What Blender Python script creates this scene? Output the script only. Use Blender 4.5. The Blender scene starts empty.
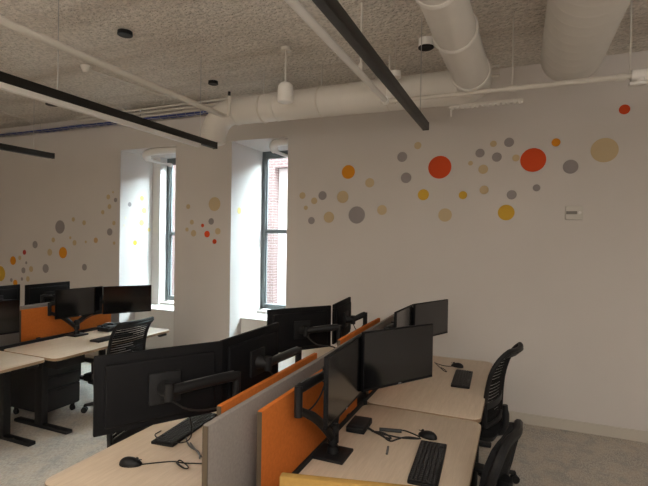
import bpy, bmesh, math, random
from mathutils import Vector, Matrix
random.seed(7)
PI = math.pi
S = bpy.context.scene
COL = S.collection

# ------------------------------------------------------------------ mesh builder
class MB:
    def __init__(s):
        s.bm = bmesh.new()
    def _merge(s, b, M=None):
        if M is not None:
            b.transform(M)
        me = bpy.data.meshes.new('tmp')
        b.to_mesh(me); b.free()
        s.bm.from_mesh(me)
        bpy.data.meshes.remove(me)
        return s
    def box(s, c, d, bev=0.0, seg=2, rot=None):
        b = bmesh.new()
        bmesh.ops.create_cube(b, size=1.0)
        b.transform(Matrix.Diagonal((d[0], d[1], d[2], 1)))
        if bev > 0:
            bmesh.ops.bevel(b, geom=b.edges[:], offset=min(bev, min(d) * .49), segments=seg, profile=.5, affect='EDGES')
        M = Matrix.Translation(Vector(c))
        if rot is not None:
            M = M @ rot
        return s._merge(b, M)
    def span(s, lo, hi, bev=0.0, seg=2):
        return s.box([(a + b) / 2 for a, b in zip(lo, hi)], [abs(b - a) for a, b in zip(lo, hi)], bev, seg)
    def cyl(s, p0, p1, r0, r1=None, seg=16):
        p0, p1 = Vector(p0), Vector(p1)
        r1 = r0 if r1 is None else r1
        b = bmesh.new()
        bmesh.ops.create_cone(b, cap_ends=True, segments=seg, radius1=r0, radius2=r1, depth=(p1 - p0).length)
        q = Vector((0, 0, 1)).rotation_difference((p1 - p0).normalized())
        return s._merge(b, Matrix.Translation((p0 + p1) / 2) @ q.to_matrix().to_4x4())
    def ball(s, c, r, sc=(1, 1, 1), u=16, v=10, rot=None):
        b = bmesh.new()
        bmesh.ops.create_uvsphere(b, u_segments=u, v_segments=v, radius=r)
        M = Matrix.Translation(Vector(c))
        if rot is not None:
            M = M @ rot
        return s._merge(b, M @ Matrix.Diagonal((sc[0], sc[1], sc[2], 1)))
    def tube(s, pts, r, seg=8, smooth=0, flat=1.0):
        P = [Vector(p) for p in pts]
        for _ in range(smooth):
            Q = [P[0]]
            for a, b in zip(P[:-1], P[1:]):
                Q += [a * .75 + b * .25, a * .25 + b * .75]
            Q.append(P[-1]); P = Q
        R = r if isinstance(r, (list, tuple)) else [r] * len(P)
        if len(R) != len(P):
            R = [R[min(len(R) - 1, int(i * len(R) / len(P)))] for i in range(len(P))]
        b = bmesh.new(); rings = []
        t = (P[1] - P[0]).normalized()
        n = t.orthogonal().normalized()
        for i, p in enumerate(P):
            t2 = (P[min(i + 1, len(P) - 1)] - P[max(i - 1, 0)]).normalized()
            q = t.rotation_difference(t2); n = (q @ n).normalized(); t = t2
            m = t.cross(n)
            rings.append([b.verts.new(p + (n * math.cos(2 * PI * k / seg) + m * math.sin(2 * PI * k / seg) * flat) * R[i]) for k in range(seg)])
        for A, B in zip(rings[:-1], rings[1:]):
            for k in range(seg):
                b.faces.new((A[k], A[(k + 1) % seg], B[(k + 1) % seg], B[k]))
        b.faces.new(rings[0][::-1]); b.faces.new(rings[-1])
        return s._merge(b)
    def prism(s, poly, z0, z1, bev=0.0, M=None):
        b = bmesh.new()
        f = b.faces.new([b.verts.new((x, y, z0)) for x, y in poly])
        e = bmesh.ops.extrude_face_region(b, geom=[f])
        bmesh.ops.translate(b, verts=[v for v in e['geom'] if isinstance(v, bmesh.types.BMVert)], vec=(0, 0, z1 - z0))
        bmesh.ops.recalc_face_normals(b, faces=b.faces[:])
        if bev > 0:
            ed = [x for x in b.edges if abs(x.verts[0].co.z - x.verts[1].co.z) < 1e-6]
            bmesh.ops.bevel(b, geom=ed, offset=bev, segments=2, profile=.5, affect='EDGES')
        return s._merge(b, M)
    def lathe(s, prof, seg=32, M=None, caps=True):
        b = bmesh.new(); rings = []
        for r, z in prof:
            rings.append([b.verts.new((r * math.cos(2 * PI * k / seg), r * math.sin(2 * PI * k / seg), z)) for k in range(seg)])
        for A, B in zip(rings[:-1], rings[1:]):
            for k in range(seg):
                b.faces.new((A[k], A[(k + 1) % seg], B[(k + 1) % seg], B[k]))
        if caps:
            b.faces.new(rings[0][::-1]); b.faces.new(rings[-1])
        bmesh.ops.recalc_face_normals(b, faces=b.faces[:])
        return s._merge(b, M)
    def grid(s, rows, thick=None):
        b = bmesh.new()
        V = [[b.verts.new(p) for p in r] for r in rows]
        for A, B in zip(V[:-1], V[1:]):
            for k in range(len(A) - 1):
                b.faces.new((A[k], A[k + 1], B[k + 1], B[k]))
        if thick:
            bmesh.ops.recalc_face_normals(b, faces=b.faces[:])
            bmesh.ops.solidify(b, geom=b.faces[:], thickness=thick)
        return s._merge(b)
    def obj(s, name, m, parent=None, smooth=True, label=None):
        me = bpy.data.meshes.new(name)
        bmesh.ops.recalc_face_normals(s.bm, faces=s.bm.faces[:])
        s.bm.to_mesh(me); s.bm.free()
        me.materials.append(m)
        if smooth:
            me.polygons.foreach_set('use_smooth', [True] * len(me.polygons))
            me.set_sharp_from_angle(angle=math.radians(38))
        o = bpy.data.objects.new(name, me); COL.objects.link(o)
        if parent is not None:
            o.parent = parent
        if label:
            o['label'] = label
        return o

def rrect(x0, y0, x1, y1, r, n=5):
    out = []
    for cx, cy, a in ((x1 - r, y1 - r, 0), (x0 + r, y1 - r, 90), (x0 + r, y0 + r, 180), (x1 - r, y0 + r, 270)):
        for i in range(n + 1):
            t = math.radians(a + 90 * i / n)
            out.append((cx + r * math.cos(t), cy + r * math.sin(t)))
    return out

def RZ(a): return Matrix.Rotation(a, 4, 'Z')
def RX(a): return Matrix.Rotation(a, 4, 'X')
def RY(a): return Matrix.Rotation(a, 4, 'Y')

def tag(o, label, cat, group=None, kind=None):
    o['label'] = label; o['category'] = cat
    if group: o['group'] = group
    if kind: o['kind'] = kind
    return o

def thing(name, label, cat, loc=(0, 0, 0), rz=0.0, group=None):
    o = bpy.data.objects.new(name, None); COL.objects.link(o)
    o.empty_display_size = .1
    o.location = loc; o.rotation_euler = (0, 0, rz)
    return tag(o, label, cat, group)

def dup(root, loc, rz, label):
    r = root.copy(); COL.objects.link(r); r.location = loc; r.rotation_euler = (0, 0, rz); r['label'] = label
    for ch in list(root.children):
        c = ch.copy(); COL.objects.link(c); c.parent = r
        for g in list(ch.children):
            d = g.copy(); COL.objects.link(d); d.parent = c
    return r

def struct(mb, name, m, parent=None, smooth=False, label=None):
    o = mb.obj(name, m, parent, smooth)
    o['kind'] = 'structure'
    if label: o['label'] = label
    return o

# ------------------------------------------------------------------ materials
def mat(name, col, rough=.6, metal=0.0, var=None, bump=None, spec=.5, emit=None):
    """var=(scale, amount, stretch xyz), bump=(scale, strength, detail)"""
    m = bpy.data.materials.new(name); m.use_nodes = True
    nt = m.node_tree; N = nt.nodes; L = nt.links
    b = N['Principled BSDF']
    b.inputs['Base Color'].default_value = (*col, 1)
    b.inputs['Roughness'].default_value = rough
    b.inputs['Metallic'].default_value = metal
    b.inputs['Specular IOR Level'].default_value = spec
    tc = N.new('ShaderNodeTexCoord')
    if var:
        sc, am, st = var
        mp = N.new('ShaderNodeMapping'); mp.inputs['Scale'].default_value = st
        nz = N.new('ShaderNodeTexNoise'); nz.inputs['Scale'].default_value = sc; nz.inputs['Detail'].default_value = 5
        rp = N.new('ShaderNodeValToRGB')
        rp.color_ramp.elements[0].position = .3; rp.color_ramp.elements[1].position = .7
        rp.color_ramp.elements[0].color = (*[c * (1 - am) for c in col], 1)
        rp.color_ramp.elements[1].color = (*[min(1, c * (1 + am)) for c in col], 1)
        L.new(tc.outputs['Object'], mp.inputs['Vector']); L.new(mp.outputs[0], nz.inputs['Vector'])
        L.new(nz.outputs['Fac'], rp.inputs['Fac']); L.new(rp.outputs[0], b.inputs['Base Color'])
    if bump:
        sc, stn, det = bump
        nz = N.new('ShaderNodeTexNoise'); nz.inputs['Scale'].default_value = sc; nz.inputs['Detail'].default_value = det
        bp = N.new('ShaderNodeBump'); bp.inputs['Strength'].default_value = stn; bp.inputs['Distance'].default_value = .02
        L.new(tc.outputs['Object'], nz.inputs['Vector']); L.new(nz.outputs['Fac'], bp.inputs['Height'])
        L.new(bp.outputs[0], b.inputs['Normal'])
    if emit:
        b.inputs['Emission Color'].default_value = (*emit[0], 1); b.inputs['Emission Strength'].default_value = emit[1]
    return m

def mix_node(nt, a, b, fac):
    mx = nt.nodes.new('ShaderNodeMix'); mx.data_type = 'RGBA'
    for sock, v in ((mx.inputs[6], a), (mx.inputs[7], b), (mx.inputs[0], fac)):
        if hasattr(v, 'is_linked'): nt.links.new(v, sock)
        elif isinstance(v, tuple): sock.default_value = (*v, 1)
        else: sock.default_value = v
    return mx.outputs[2]

def noise_out(nt, vec, scale, det=4, lo=.35, hi=.65, st=(1, 1, 1), rough=.5):
    mp = nt.nodes.new('ShaderNodeMapping'); mp.inputs['Scale'].default_value = st
    nz = nt.nodes.new('ShaderNodeTexNoise'); nz.inputs['Scale'].default_value = scale; nz.inputs['Detail'].default_value = det
    nz.inputs['Roughness'].default_value = rough
    mr = nt.nodes.new('ShaderNodeMapRange'); mr.inputs[1].default_value = lo; mr.inputs[2].default_value = hi
    nt.links.new(vec, mp.inputs['Vector']); nt.links.new(mp.outputs[0], nz.inputs['Vector']); nt.links.new(nz.outputs['Fac'], mr.inputs[0])
    return mr.outputs[0]

def mat_ceiling():
    m = mat('sprayed_ceiling', (.5, .47, .43), .95)
    nt = m.node_tree; b = nt.nodes['Principled BSDF']
    tc = nt.nodes.new('ShaderNodeTexCoord').outputs['Object']
    big = noise_out(nt, tc, .55, 3, .35, .68)
    fine = noise_out(nt, tc, 34, 4, .42, .68)
    c = mix_node(nt, CEIL_A, CEIL_B, big)
    band = noise_out(nt, tc, 1.1, 4, .5, .75, (.35, 2.2, 1))
    c = mix_node(nt, c, CEIL_C, band)
    c2 = mix_node(nt, c, tuple(v * .45 for v in CEIL_A), fine)
    mul = nt.nodes.new('ShaderNodeMix'); mul.data_type = 'RGBA'; mul.inputs[0].default_value = .5
    nt.links.new(c, mul.inputs[6]); nt.links.new(c2, mul.inputs[7])
    nt.links.new(mul.outputs[2], b.inputs['Base Color'])
    nz = nt.nodes.new('ShaderNodeTexNoise'); nz.inputs['Scale'].default_value = 26; nz.inputs['Detail'].default_value = 4
    bp = nt.nodes.new('ShaderNodeBump'); bp.inputs['Strength'].default_value = 1.0; bp.inputs['Distance'].default_value = .06
    nt.links.new(tc, nz.inputs['Vector']); nt.links.new(nz.outputs['Fac'], bp.inputs['Height']); nt.links.new(bp.outputs[0], b.inputs['Normal'])
    return m

def mat_carpet():
    m = mat('mottled_carpet', (.4, .37, .34), .98, spec=.1)
    nt = m.node_tree; b = nt.nodes['Principled BSDF']
    tc = nt.nodes.new('ShaderNodeTexCoord').outputs['Object']
    a = noise_out(nt, tc, 4.0, 8, .40, .62, (1.6, 1.0, 1), .65)
    s = noise_out(nt, tc, 45.0, 4, .4, .62, (2.2, .8, 1))
    p = noise_out(nt, tc, 6.0, 7, .5, .68, (1.2, .8, 1), .65)
    c = mix_node(nt, (.52, .455, .375), (.38, .355, .325), a)
    c = mix_node(nt, c, (.58, .545, .495), s)
    sc = nt.nodes.new('ShaderNodeMath'); sc.operation = 'MULTIPLY'; sc.inputs[1].default_value = .6
    nt.links.new(p, sc.inputs[0])
    c = mix_node(nt, c, (.31, .315, .32), sc.outputs[0])
    nt.links.new(c, b.inputs['Base Color'])
    nz = nt.nodes.new('ShaderNodeTexNoise'); nz.inputs['Scale'].default_value = 160
    bp = nt.nodes.new('ShaderNodeBump'); bp.inputs['Strength'].default_value = .5; bp.inputs['Distance'].default_value = .01
    nt.links.new(tc, nz.inputs['Vector']); nt.links.new(nz.outputs['Fac'], bp.inputs['Height']); nt.links.new(bp.outputs[0], b.inputs['Normal'])
    return m

def mat_oak():
    m = mat('pale_oak_laminate', (.6, .5, .4), .42)
    nt = m.node_tree; b = nt.nodes['Principled BSDF']
    tc = nt.nodes.new('ShaderNodeTexCoord').outputs['Object']
    g = noise_out(nt, tc, 6, 6, .3, .7, (7, .5, 1), .6)
    f = noise_out(nt, tc, 30, 4, .35, .7, (6, .35, 1))
    c = mix_node(nt, OAK_A, OAK_B, g)
    h = nt.nodes.new('ShaderNodeMath'); h.operation = 'MULTIPLY'; h.inputs[1].default_value = .45
    nt.links.new(f, h.inputs[0])
    c = mix_node(nt, c, tuple(v * .82 for v in OAK_A), h.outputs[0])
    nt.links.new(c, b.inputs['Base Color'])
    return m

def mat_brick():
    m = mat('brick_facade', (.5, .3, .26), .9)
    nt = m.node_tree; b = nt.nodes['Principled BSDF']
    tc = nt.nodes.new('ShaderNodeTexCoord').outputs['Object']
    mp = nt.nodes.new('ShaderNodeMapping'); mp.inputs['Rotation'].default_value = (PI / 2, 0, 0)
    br = nt.nodes.new('ShaderNodeTexBrick'); br.inputs['Scale'].default_value = 1
    br.inputs['Brick Width'].default_value = .22; br.inputs['Row Height'].default_value = .075; br.inputs['Mortar Size'].default_value = .008
    br.inputs['Color1'].default_value = (.165, .11, .105, 1); br.inputs['Color2'].default_value = (.20, .14, .135, 1); br.inputs['Mortar'].default_value = (.30, .27, .26, 1)
    nt.links.new(tc, mp.inputs['Vector']); nt.links.new(mp.outputs[0], br.inputs['Vector']); nt.links.new(br.outputs['Color'], b.inputs['Base Color'])
    return m

def mat_glass():
    m = bpy.data.materials.new('window_glass'); m.use_nodes = True
    nt = m.node_tree; nt.nodes.clear()
    o = nt.nodes.new('ShaderNodeOutputMaterial'); t = nt.nodes.new('ShaderNodeBsdfTransparent'); g = nt.nodes.new('ShaderNodeBsdfGlossy')
    t.inputs[0].default_value = (.93, .96, .96, 1); g.inputs['Roughness'].default_value = .02
    mx = nt.nodes.new('ShaderNodeMixShader'); mx.inputs[0].default_value = .06
    nt.links.new(t.outputs[0], mx.inputs[1]); nt.links.new(g.outputs[0], mx.inputs[2]); nt.links.new(mx.outputs[0], o.inputs[0])
    return m
DOTS = [
  ('wall', -8.19, 5.09, 1.155, 0.1317, 'gold', 'large golden yellow dot cut by the left frame edge, low on the left wall'),
  ('wall', -7.857, 5.09, 1.391, 0.0731, 'orange', 'orange dot low on the left wall, right of the large golden one'),
  ('wall', -7.794, 5.09, 1.016, 0.0542, 'orange', 'orange dot peeking above the leftmost black monitors'),
  ('wall', -7.897, 5.09, 1.059, 0.0335, 'grey', 'small grey dot left of the orange dot above the leftmost monitors'),
  ('wall', -7.626, 5.09, 1.091, 0.0289, 'grey', 'tiny grey dot right of the orange dot above the leftmost monitors'),
  ('wall', -7.478, 5.09, 1.099, 0.0451, 'tan', 'small tan dot right above the top edge of the rear monitor in the left row'),
  ('wall', -7.687, 5.09, 1.443, 0.0373, 'tan', 'small tan dot between the lower orange dot and the little red dot'),
  ('wall', -7.57, 5.09, 1.539, 0.0412, 'crimson', 'little red dot on the far left wall'),
  ('wall', -7.31, 5.09, 1.672, 0.0609, 'grey', 'grey dot up right of the little red dot on the left wall'),
  ('wall', -7.522, 5.09, 1.366, 0.0246, 'grey', 'tiny grey dot under the little red dot on the left wall'),
  ('wall', -7.591, 5.09, 1.237, 0.0495, 'grey', 'small grey dot left of a tan one, below the tiny grey dot'),
  ('wall', -7.401, 5.09, 1.266, 0.049, 'tan', 'tan dot between two grey dots low on the left wall'),
  ('wall', -7.05, 5.09, 1.29, 0.0721, 'grey', 'grey oval-looking dot below left of the big orange dot on the left wall'),
  ('wall', -6.957, 5.09, 1.555, 0.0558, 'tan', 'tan dot just left of the big orange dot on the left wall'),
  ('wall', -6.652, 5.09, 1.557, 0.0902, 'orange', 'big orange dot on the left wall'),
  ('wall', -6.877, 5.09, 1.756, 0.0397, 'tan', 'small tan dot above left of the big orange dot'),
  ('wall', -6.489, 5.09, 1.797, 0.0233, 'tan', 'tiny tan dot high right of the big orange dot'),
  ('wall', -6.394, 5.09, 1.719, 0.0425, 'tan', 'small tan dot up right of the big orange dot on the left wall'),
  ('wall', -6.726, 5.09, 1.965, 0.1062, 'grey', 'biggest grey dot on the left wall'),
  ('wall', -6.427, 5.09, 2.085, 0.0348, 'tan', 'small tan dot up right of the biggest grey dot on the left wall'),
  ('wall', -6.19, 5.09, 2.033, 0.0387, 'tan', 'second small tan dot right of the biggest grey dot on the left wall'),
  ('wall', -6.149, 5.09, 1.737, 0.0215, 'tan', 'tiny tan speck dot midway between the big orange dot and the window'),
  ('wall', -6.173, 5.09, 1.345, 0.0516, 'grey', 'lone grey dot low on the left wall below the tan ones'),
  ('wall', -5.937, 5.09, 1.766, 0.0424, 'peach', 'peach dot left of the lower grey dot beside the far window'),
  ('wall', -5.799, 5.09, 2.193, 0.0336, 'tan', 'tan dot, lowest of the chain climbing to the far window corner'),
  ('wall', -5.688, 5.09, 2.422, 0.0376, 'tan', 'tan dot near the top of the cluster beside the far window'),
  ('wall', -5.663, 5.09, 2.276, 0.0376, 'tan', 'dull tan dot right beneath the top tan dot beside the far window'),
  ('wall', -5.652, 5.09, 1.896, 0.0543, 'grey', 'larger grey dot close to the far window edge'),
  ('wall', -5.569, 5.09, 2.029, 0.0332, 'tan', 'tan dot just above the larger grey dot by the far window'),
  ('wall', -5.559, 5.09, 1.73, 0.0249, 'tan', 'tiny tan dot below the larger grey dot by the far window'),
  ('wall', -5.541, 5.09, 2.374, 0.0332, 'grey', 'dark grey dot right at the far window corner'),
  ('wall', -5.593, 5.09, 2.491, 0.0166, 'tan', 'tiny dot topmost beside the far window'),
  ('jamb1', -5.45, 5.273, 2.32, 0.0338, 'grey', 'pale grey dot on the bright reveal of the far window'),
  ('jamb1', -5.45, 5.518, 2.434, 0.0392, 'yellow', 'topmost yellow dot on the reveal of the far window'),
  ('jamb1', -5.45, 5.567, 2.245, 0.0482, 'yellow', 'second yellow dot from the top on the reveal of the far window'),
  ('jamb1', -5.45, 5.518, 2.05, 0.048, 'yellow', 'third yellow dot from the top on the reveal of the far window'),
  ('jamb1', -5.45, 5.673, 1.944, 0.0312, 'yellow', 'small yellow dot nearest the glass on the reveal of the far window'),
  ('jamb1', -5.45, 5.387, 1.736, 0.0387, 'gold', 'lowest golden dot on the reveal of the far window'),
  ('jamb1', -5.45, 5.345, 1.595, 0.0214, 'pale', 'faint tiny dot at the very bottom of the far window reveal cluster'),
  ('jamb1', -5.45, 5.171, 1.995, 0.0208, 'pale', 'faint lower dot at the room edge of the far window reveal'),
  ('jamb1', -5.45, 5.196, 2.113, 0.0209, 'pale', 'faint upper dot at the room edge of the far window reveal'),
  ('wall', -4.193, 5.09, 2.259, 0.034, 'tan', 'small tan dot left on the pier between the windows, level with the large one'),
  ('wall', -3.755, 5.09, 2.287, 0.0938, 'tan', 'large tan yellow dot on the pier between the windows'),
  ('wall', -3.805, 5.09, 2.055, 0.0443, 'grey', 'grey dot on the pier between the windows'),
  ('wall', -4.127, 5.09, 2.044, 0.0339, 'tan', 'tan dot in the middle of the left cluster on the pier'),
  ('wall', -4.209, 5.09, 1.942, 0.0284, 'tan', 'tiny tan dot leftmost low on the pier'),
  ('wall', -4.096, 5.09, 1.892, 0.0451, 'tan', 'tan dot lowest of the left cluster on the pier'),
  ('wall', -3.946, 5.09, 1.999, 0.0251, 'red', 'tiny red dot left of the grey dot on the pier'),
  ('wall', -3.87, 5.09, 1.883, 0.0445, 'red', 'red dot below the grey dot on the pier, biggest of the three red ones'),
  ('wall', -3.696, 5.09, 1.923, 0.044, 'tan', 'tan dot right of the red dot on the pier'),
  ('wall', -3.747, 5.09, 1.785, 0.0331, 'red', 'small red dot lowest on the pier'),
  ('jamb2', -3.49, 5.281, 2.208, 0.0446, 'yellow', 'pale yellow dot, upper one on the reveal of the near window'),
  ('jamb2', -3.49, 5.407, 2.04, 0.0398, 'pale', 'faint yellow dot, middle one on the reveal of the near window'),
  ('jamb2', -3.49, 5.414, 1.795, 0.0228, 'pale', 'faint tiny dot low on the reveal of the near window'),
  ('wall', -2.45, 5.09, 2.373, 0.041, 'tan', 'tan dot nearest the near window on the right wall'),
  ('wall', -2.402, 5.09, 2.222, 0.0272, 'tan', 'tiny tan dot closest to the near window, below a larger tan one'),
  ('wall', -2.291, 5.09, 2.305, 0.0405, 'tan', 'small tan dot touching below left of a grey dot by the near window'),
  ('wall', -2.182, 5.09, 2.367, 0.0536, 'grey', 'grey dot between small and larger tan dots by the near window'),
  ('wall', -2.324, 5.09, 2.065, 0.044, 'grey', 'lowest small grey dot by the near window'),
  ('wall', -2.094, 5.09, 2.105, 0.0667, 'tan', 'tan dot left of the largest grey dot'),
  ('wall', -1.921, 5.09, 2.345, 0.0724, 'tan', 'tan dot under the orange dot right of the near window'),
  ('wall', -1.856, 5.09, 2.638, 0.0818, 'orange', 'orange dot right of the near window, above the largest grey dot'),
  ('wall', -1.743, 5.09, 2.13, 0.1007, 'grey', 'largest grey dot on the right wall, right of the near window'),
  ('wall', -1.591, 5.09, 2.502, 0.0546, 'tan', 'tan dot right of the orange dot, above the largest grey one'),
  ('wall', -1.439, 5.09, 2.186, 0.0572, 'tan', 'tan dot right of the largest grey dot'),
  ('wall', -1.215, 5.09, 2.78, 0.0562, 'grey', 'upper of two stacked grey dots left of the first big red dot'),
  ('wall', -1.167, 5.09, 2.544, 0.0591, 'grey', 'lower of two stacked grey dots left of the first big red dot'),
  ('wall', -1.042, 5.09, 2.896, 0.04, 'tan', 'tan dot beneath the end of the black light bar'),
  ('wall', -0.971, 5.09, 2.35, 0.0613, 'gold', 'golden dot below left of the first big red dot'),
  ('wall', -0.733, 5.09, 2.125, 0.0723, 'tan', 'tan dot below the first big red dot'),
  ('wall', -0.799, 5.09, 2.645, 0.1239, 'red', 'left one of the two big orange red dots'),
  ('wall', -0.55, 5.09, 2.336, 0.0434, 'gold', 'small golden dot below right of the first big red dot'),
  ('wall', -0.479, 5.09, 2.673, 0.0246, 'tan', 'tiny tan dot right of the first big red dot'),
  ('wall', -0.385, 5.09, 2.775, 0.0458, 'grey', 'leftmost of the three grey dots left of the second big red dot'),
  ('wall', -0.254, 5.09, 2.864, 0.0332, 'tan', 'tan dot between grey dots at the top of the middle cluster'),
  ('wall', -0.35, 5.09, 2.603, 0.0487, 'tan', 'upper tan dot in the column between the two big red dots'),
  ('wall', -0.337, 5.09, 2.386, 0.0457, 'tan', 'lower tan dot in the column between the two big red dots'),
  ('wall', -0.218, 5.09, 2.724, 0.0482, 'grey', 'middle grey dot close left of the second big red dot'),
  ('wall', -0.103, 5.09, 2.869, 0.0477, 'grey', 'topmost grey dot up left of the second big red dot'),
  ('wall', -0.068, 5.09, 2.329, 0.0477, 'grey', 'grey dot right above the large golden dot'),
  ('wall', -0.117, 5.09, 2.147, 0.0808, 'gold', 'large golden dot below the second big red dot'),
  ('wall', -0.034, 5.09, 2.705, 0.0356, 'tan', 'tan dot half hidden behind the second big red dot'),
  ('wall', 0.126, 5.09, 2.676, 0.1201, 'red', 'right one of the two big orange red dots'),
  ('wall', 0.163, 5.09, 2.394, 0.0351, 'grey', 'small grey dot straight under the second big red dot'),
  ('wall', 0.33, 5.09, 2.84, 0.0403, 'orange', 'small orange dot up right of the second big red dot'),
  ('wall', 0.462, 5.09, 2.593, 0.0683, 'grey', 'grey dot between the second big red dot and the largest tan dot'),
  ('wall', 0.747, 5.09, 2.738, 0.1166, 'tan', 'largest tan dot, at the right of the right wall'),
  ('wall', 0.903, 5.09, 3.112, 0.0462, 'red', 'small red dot, rightmost and highest on the right wall'),
]
BACK_E = ()
RIGHT_E = ()
FILL_LAMPS = [(-5.37, -1.5, 30, (1, .86, .69)), (-2.93, -1.5, 30, (1, .89, .74)), (-.745, -1.5, 41, (1, .95, .88)), (1.45, -1.5, 56, (1, .98, .94))]
UP = 2.7
SKY = 54.0
EXPO = 0.0
CEIL_A, CEIL_B, CEIL_C = (.86, .82, .76), (.76, .70, .63), (.56, .48, .40)
OAK_A, OAK_B = (.60, .485, .37), (.68, .57, .45)
M = {}
M['wall'] = mat('painted_wall', (.65, .62, .60), .8, var=(1.3, .02, (1, 1, 1)), bump=(90, .05, 3), spec=.3)
M['ceiling'] = mat_ceiling(); M['carpet'] = mat_carpet(); M['oak'] = mat_oak(); M['brick'] = mat_brick(); M['glass'] = mat_glass()
M['white'] = mat('white_paint', (.84, .83, .81), .45)
M['duct'] = mat('painted_duct', (.72, .70, .665), .5, var=(2.2, .05, (1, 1, 1)))
M['pipe'] = mat('painted_pipe', (.66, .63, .58), .5)
M['base'] = mat('baseboard_paint', (.56, .52, .46), .6)
M['frame'] = mat('window_frame_grey', (.13, .15, .155), .45)
M['black'] = mat('black_plastic', (.010, .010, .011), .5, spec=.25)
M['blackmetal'] = mat('black_powder_coat', (.013, .013, .014), .5, bump=(400, .05, 2), spec=.25)
M['shell'] = mat('monitor_shell', (.0065, .0065, .0075), .6, spec=.12)
M['screen'] = mat('monitor_screen', (.006, .006, .007), .13, spec=.9)
M['fabricblack'] = mat('black_fabric', (.010, .010, .011), .95, bump=(300, .2, 2), spec=.15)
M['rubber'] = mat('grey_emblem', (.25, .25, .26), .4)
M['orange'] = mat('orange_felt', (.52, .145, .028), .95, var=(60, .08, (1, 1, 1)), spec=.15)
M['grey'] = mat('grey_felt', (.24, .215, .20), .95, var=(80, .08, (1, 1, 1)), spec=.15)
M['mustard'] = mat('mustard_felt', (.33, .20, .058), .95, var=(80, .06, (1, 1, 1)), spec=.15)
M['band'] = mat('oak_edge_band', (.30, .20, .12), .5)
M['edge'] = mat('bronze_trim', (.10, .075, .05), .5, .3)
M['chrome'] = mat('brushed_metal', (.5, .5, .5), .3, .9)
M['dark'] = mat('dark_grey', (.022, .022, .024), .5, spec=.3)
M['key'] = mat('key_plastic', (.016, .016, .018), .5)
M['cable'] = mat('cable_black', (.012, .012, .012), .55)
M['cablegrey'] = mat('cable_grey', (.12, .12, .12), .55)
M['bluecable'] = mat('cable_blue', (.02, .05, .26), .5)
M['lens'] = mat('frosted_lens', (.85, .85, .84), .35)
M['lensdark'] = mat('dark_louvre', (.02, .02, .02), .5)
M['barside'] = mat('bar_anodised', (.014, .013, .012), .45, spec=.3)
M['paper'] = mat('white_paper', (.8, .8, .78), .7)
M['thermo'] = mat('thermostat_plastic', (.62, .60, .56), .45)
M['lcd'] = mat('lcd_grey', (.20, .19, .17), .3)
DC = {'tan': (.56, .445, .28), 'gold': (.64, .40, .055), 'orange': (.70, .285, .025), 'red': (.66, .085, .025), 'crimson': (.50, .07, .06),
      'grey': (.315, .29, .295), 'yellow': (.72, .60, .24), 'pale': (.70, .65, .52), 'peach': (.58, .38, .20)}
DM = {k: mat('vinyl_' + k, v, .7, spec=.12) for k, v in DC.items()}

# ------------------------------------------------------------------ room
WY, X0, X1, Y0, CZ = 5.09, -11.0, 3.6, -4.6, 3.64
W1, W2 = (-5.45, -4.42), (-3.49, -2.66)
SOF, SILL, GY = 3.11, .72, 6.0
struct(MB().span((X0, Y0, -.1), (X1, GY, 0)), 'floor', M['carpet'])
struct(MB().span((X0, Y0, CZ), (X1, GY, CZ + .15)), 'ceiling', M['ceiling'])
w = MB()
w.span((X0, WY, 0), (W1[0], GY, CZ)).span((W1[1], WY, 0), (W2[0], GY, CZ)).span((W2[1], WY, 0), (X1, GY, CZ))
for a, b in (W1, W2):
    w.span((a, WY, SOF), (b, GY, CZ))
    w.span((a, 5.78, 0), (b, GY, .78))
struct(w, 'wall_front', M['wall'])
# unseen brick skin and upper storeys, added to block sky from the building opposite
w = MB().span((-40, GY + .005, CZ), (30, GY + .03, 16)).span((-40, GY + .005, -6), (30, GY + .03, .78))
for a, b in ((-40, W1[0]), (W1[1], W2[0]), (W2[1], 30)):
    w.span((a, GY + .005, .78), (b, GY + .03, CZ))
for a, b in (W1, W2):
    w.span((a, GY + .005, SOF), (b, GY + .03, CZ))
struct(w, 'wall_sky_block', M['brick'])
def holed(name, axis, pos, lo, hi, holes, thick):
    mb = MB(); c = lo
    def sp(u0, u1, z0, z1):
        if axis == 'x': mb.span((u0, pos - thick, z0), (u1, pos, z1))
        else: mb.span((pos, u0, z0), (pos + thick, u1, z1))
    for u0, u1, z0, z1 in holes:
        sp(c, u0, 0, CZ); sp(u0, u1, 0, z0); sp(u0, u1, z1, CZ); c = u1
    sp(c, hi, 0, CZ)
    return struct(mb, name, M['wall'])
BW = []
RW = []
holed('wall_back', 'x', Y0, X0, X1, BW, .25)
holed('wall_right', 'y', X1, Y0, GY, RW, .25)
holed('wall_left', 'y', X0 - .2, Y0, GY, [], .2)
# low sill boxes built into the window niches
struct(MB().span((W1[0], 5.40, 0), (W1[1], 5.78, SILL), .004).span((W1[0], 5.385, SILL), (W1[1], 5.96, SILL + .022), .006), 'trim_1', M['white'], label='low white sill box in the far window niche')
struct(MB().span((W2[0], 5.36, 0), (W2[1], 5.78, SILL), .004).span((W2[0], 5.345, SILL), (W2[1], 5.96, SILL + .022), .006), 'trim_2', M['white'], label='low white sill box in the near window niche')
# baseboards
struct(MB().span((W2[1], WY - .014, 0), (X1, WY, .105), .003), 'baseboard_right', M['base'])
struct(MB().span((X0, WY - .014, 0), (W1[0], WY, .105), .003), 'baseboard_left', M['base'])
struct(MB().span((W1[1], WY - .014, 0), (W2[0], WY, .105), .003), 'baseboard_front', M['base'])

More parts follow.
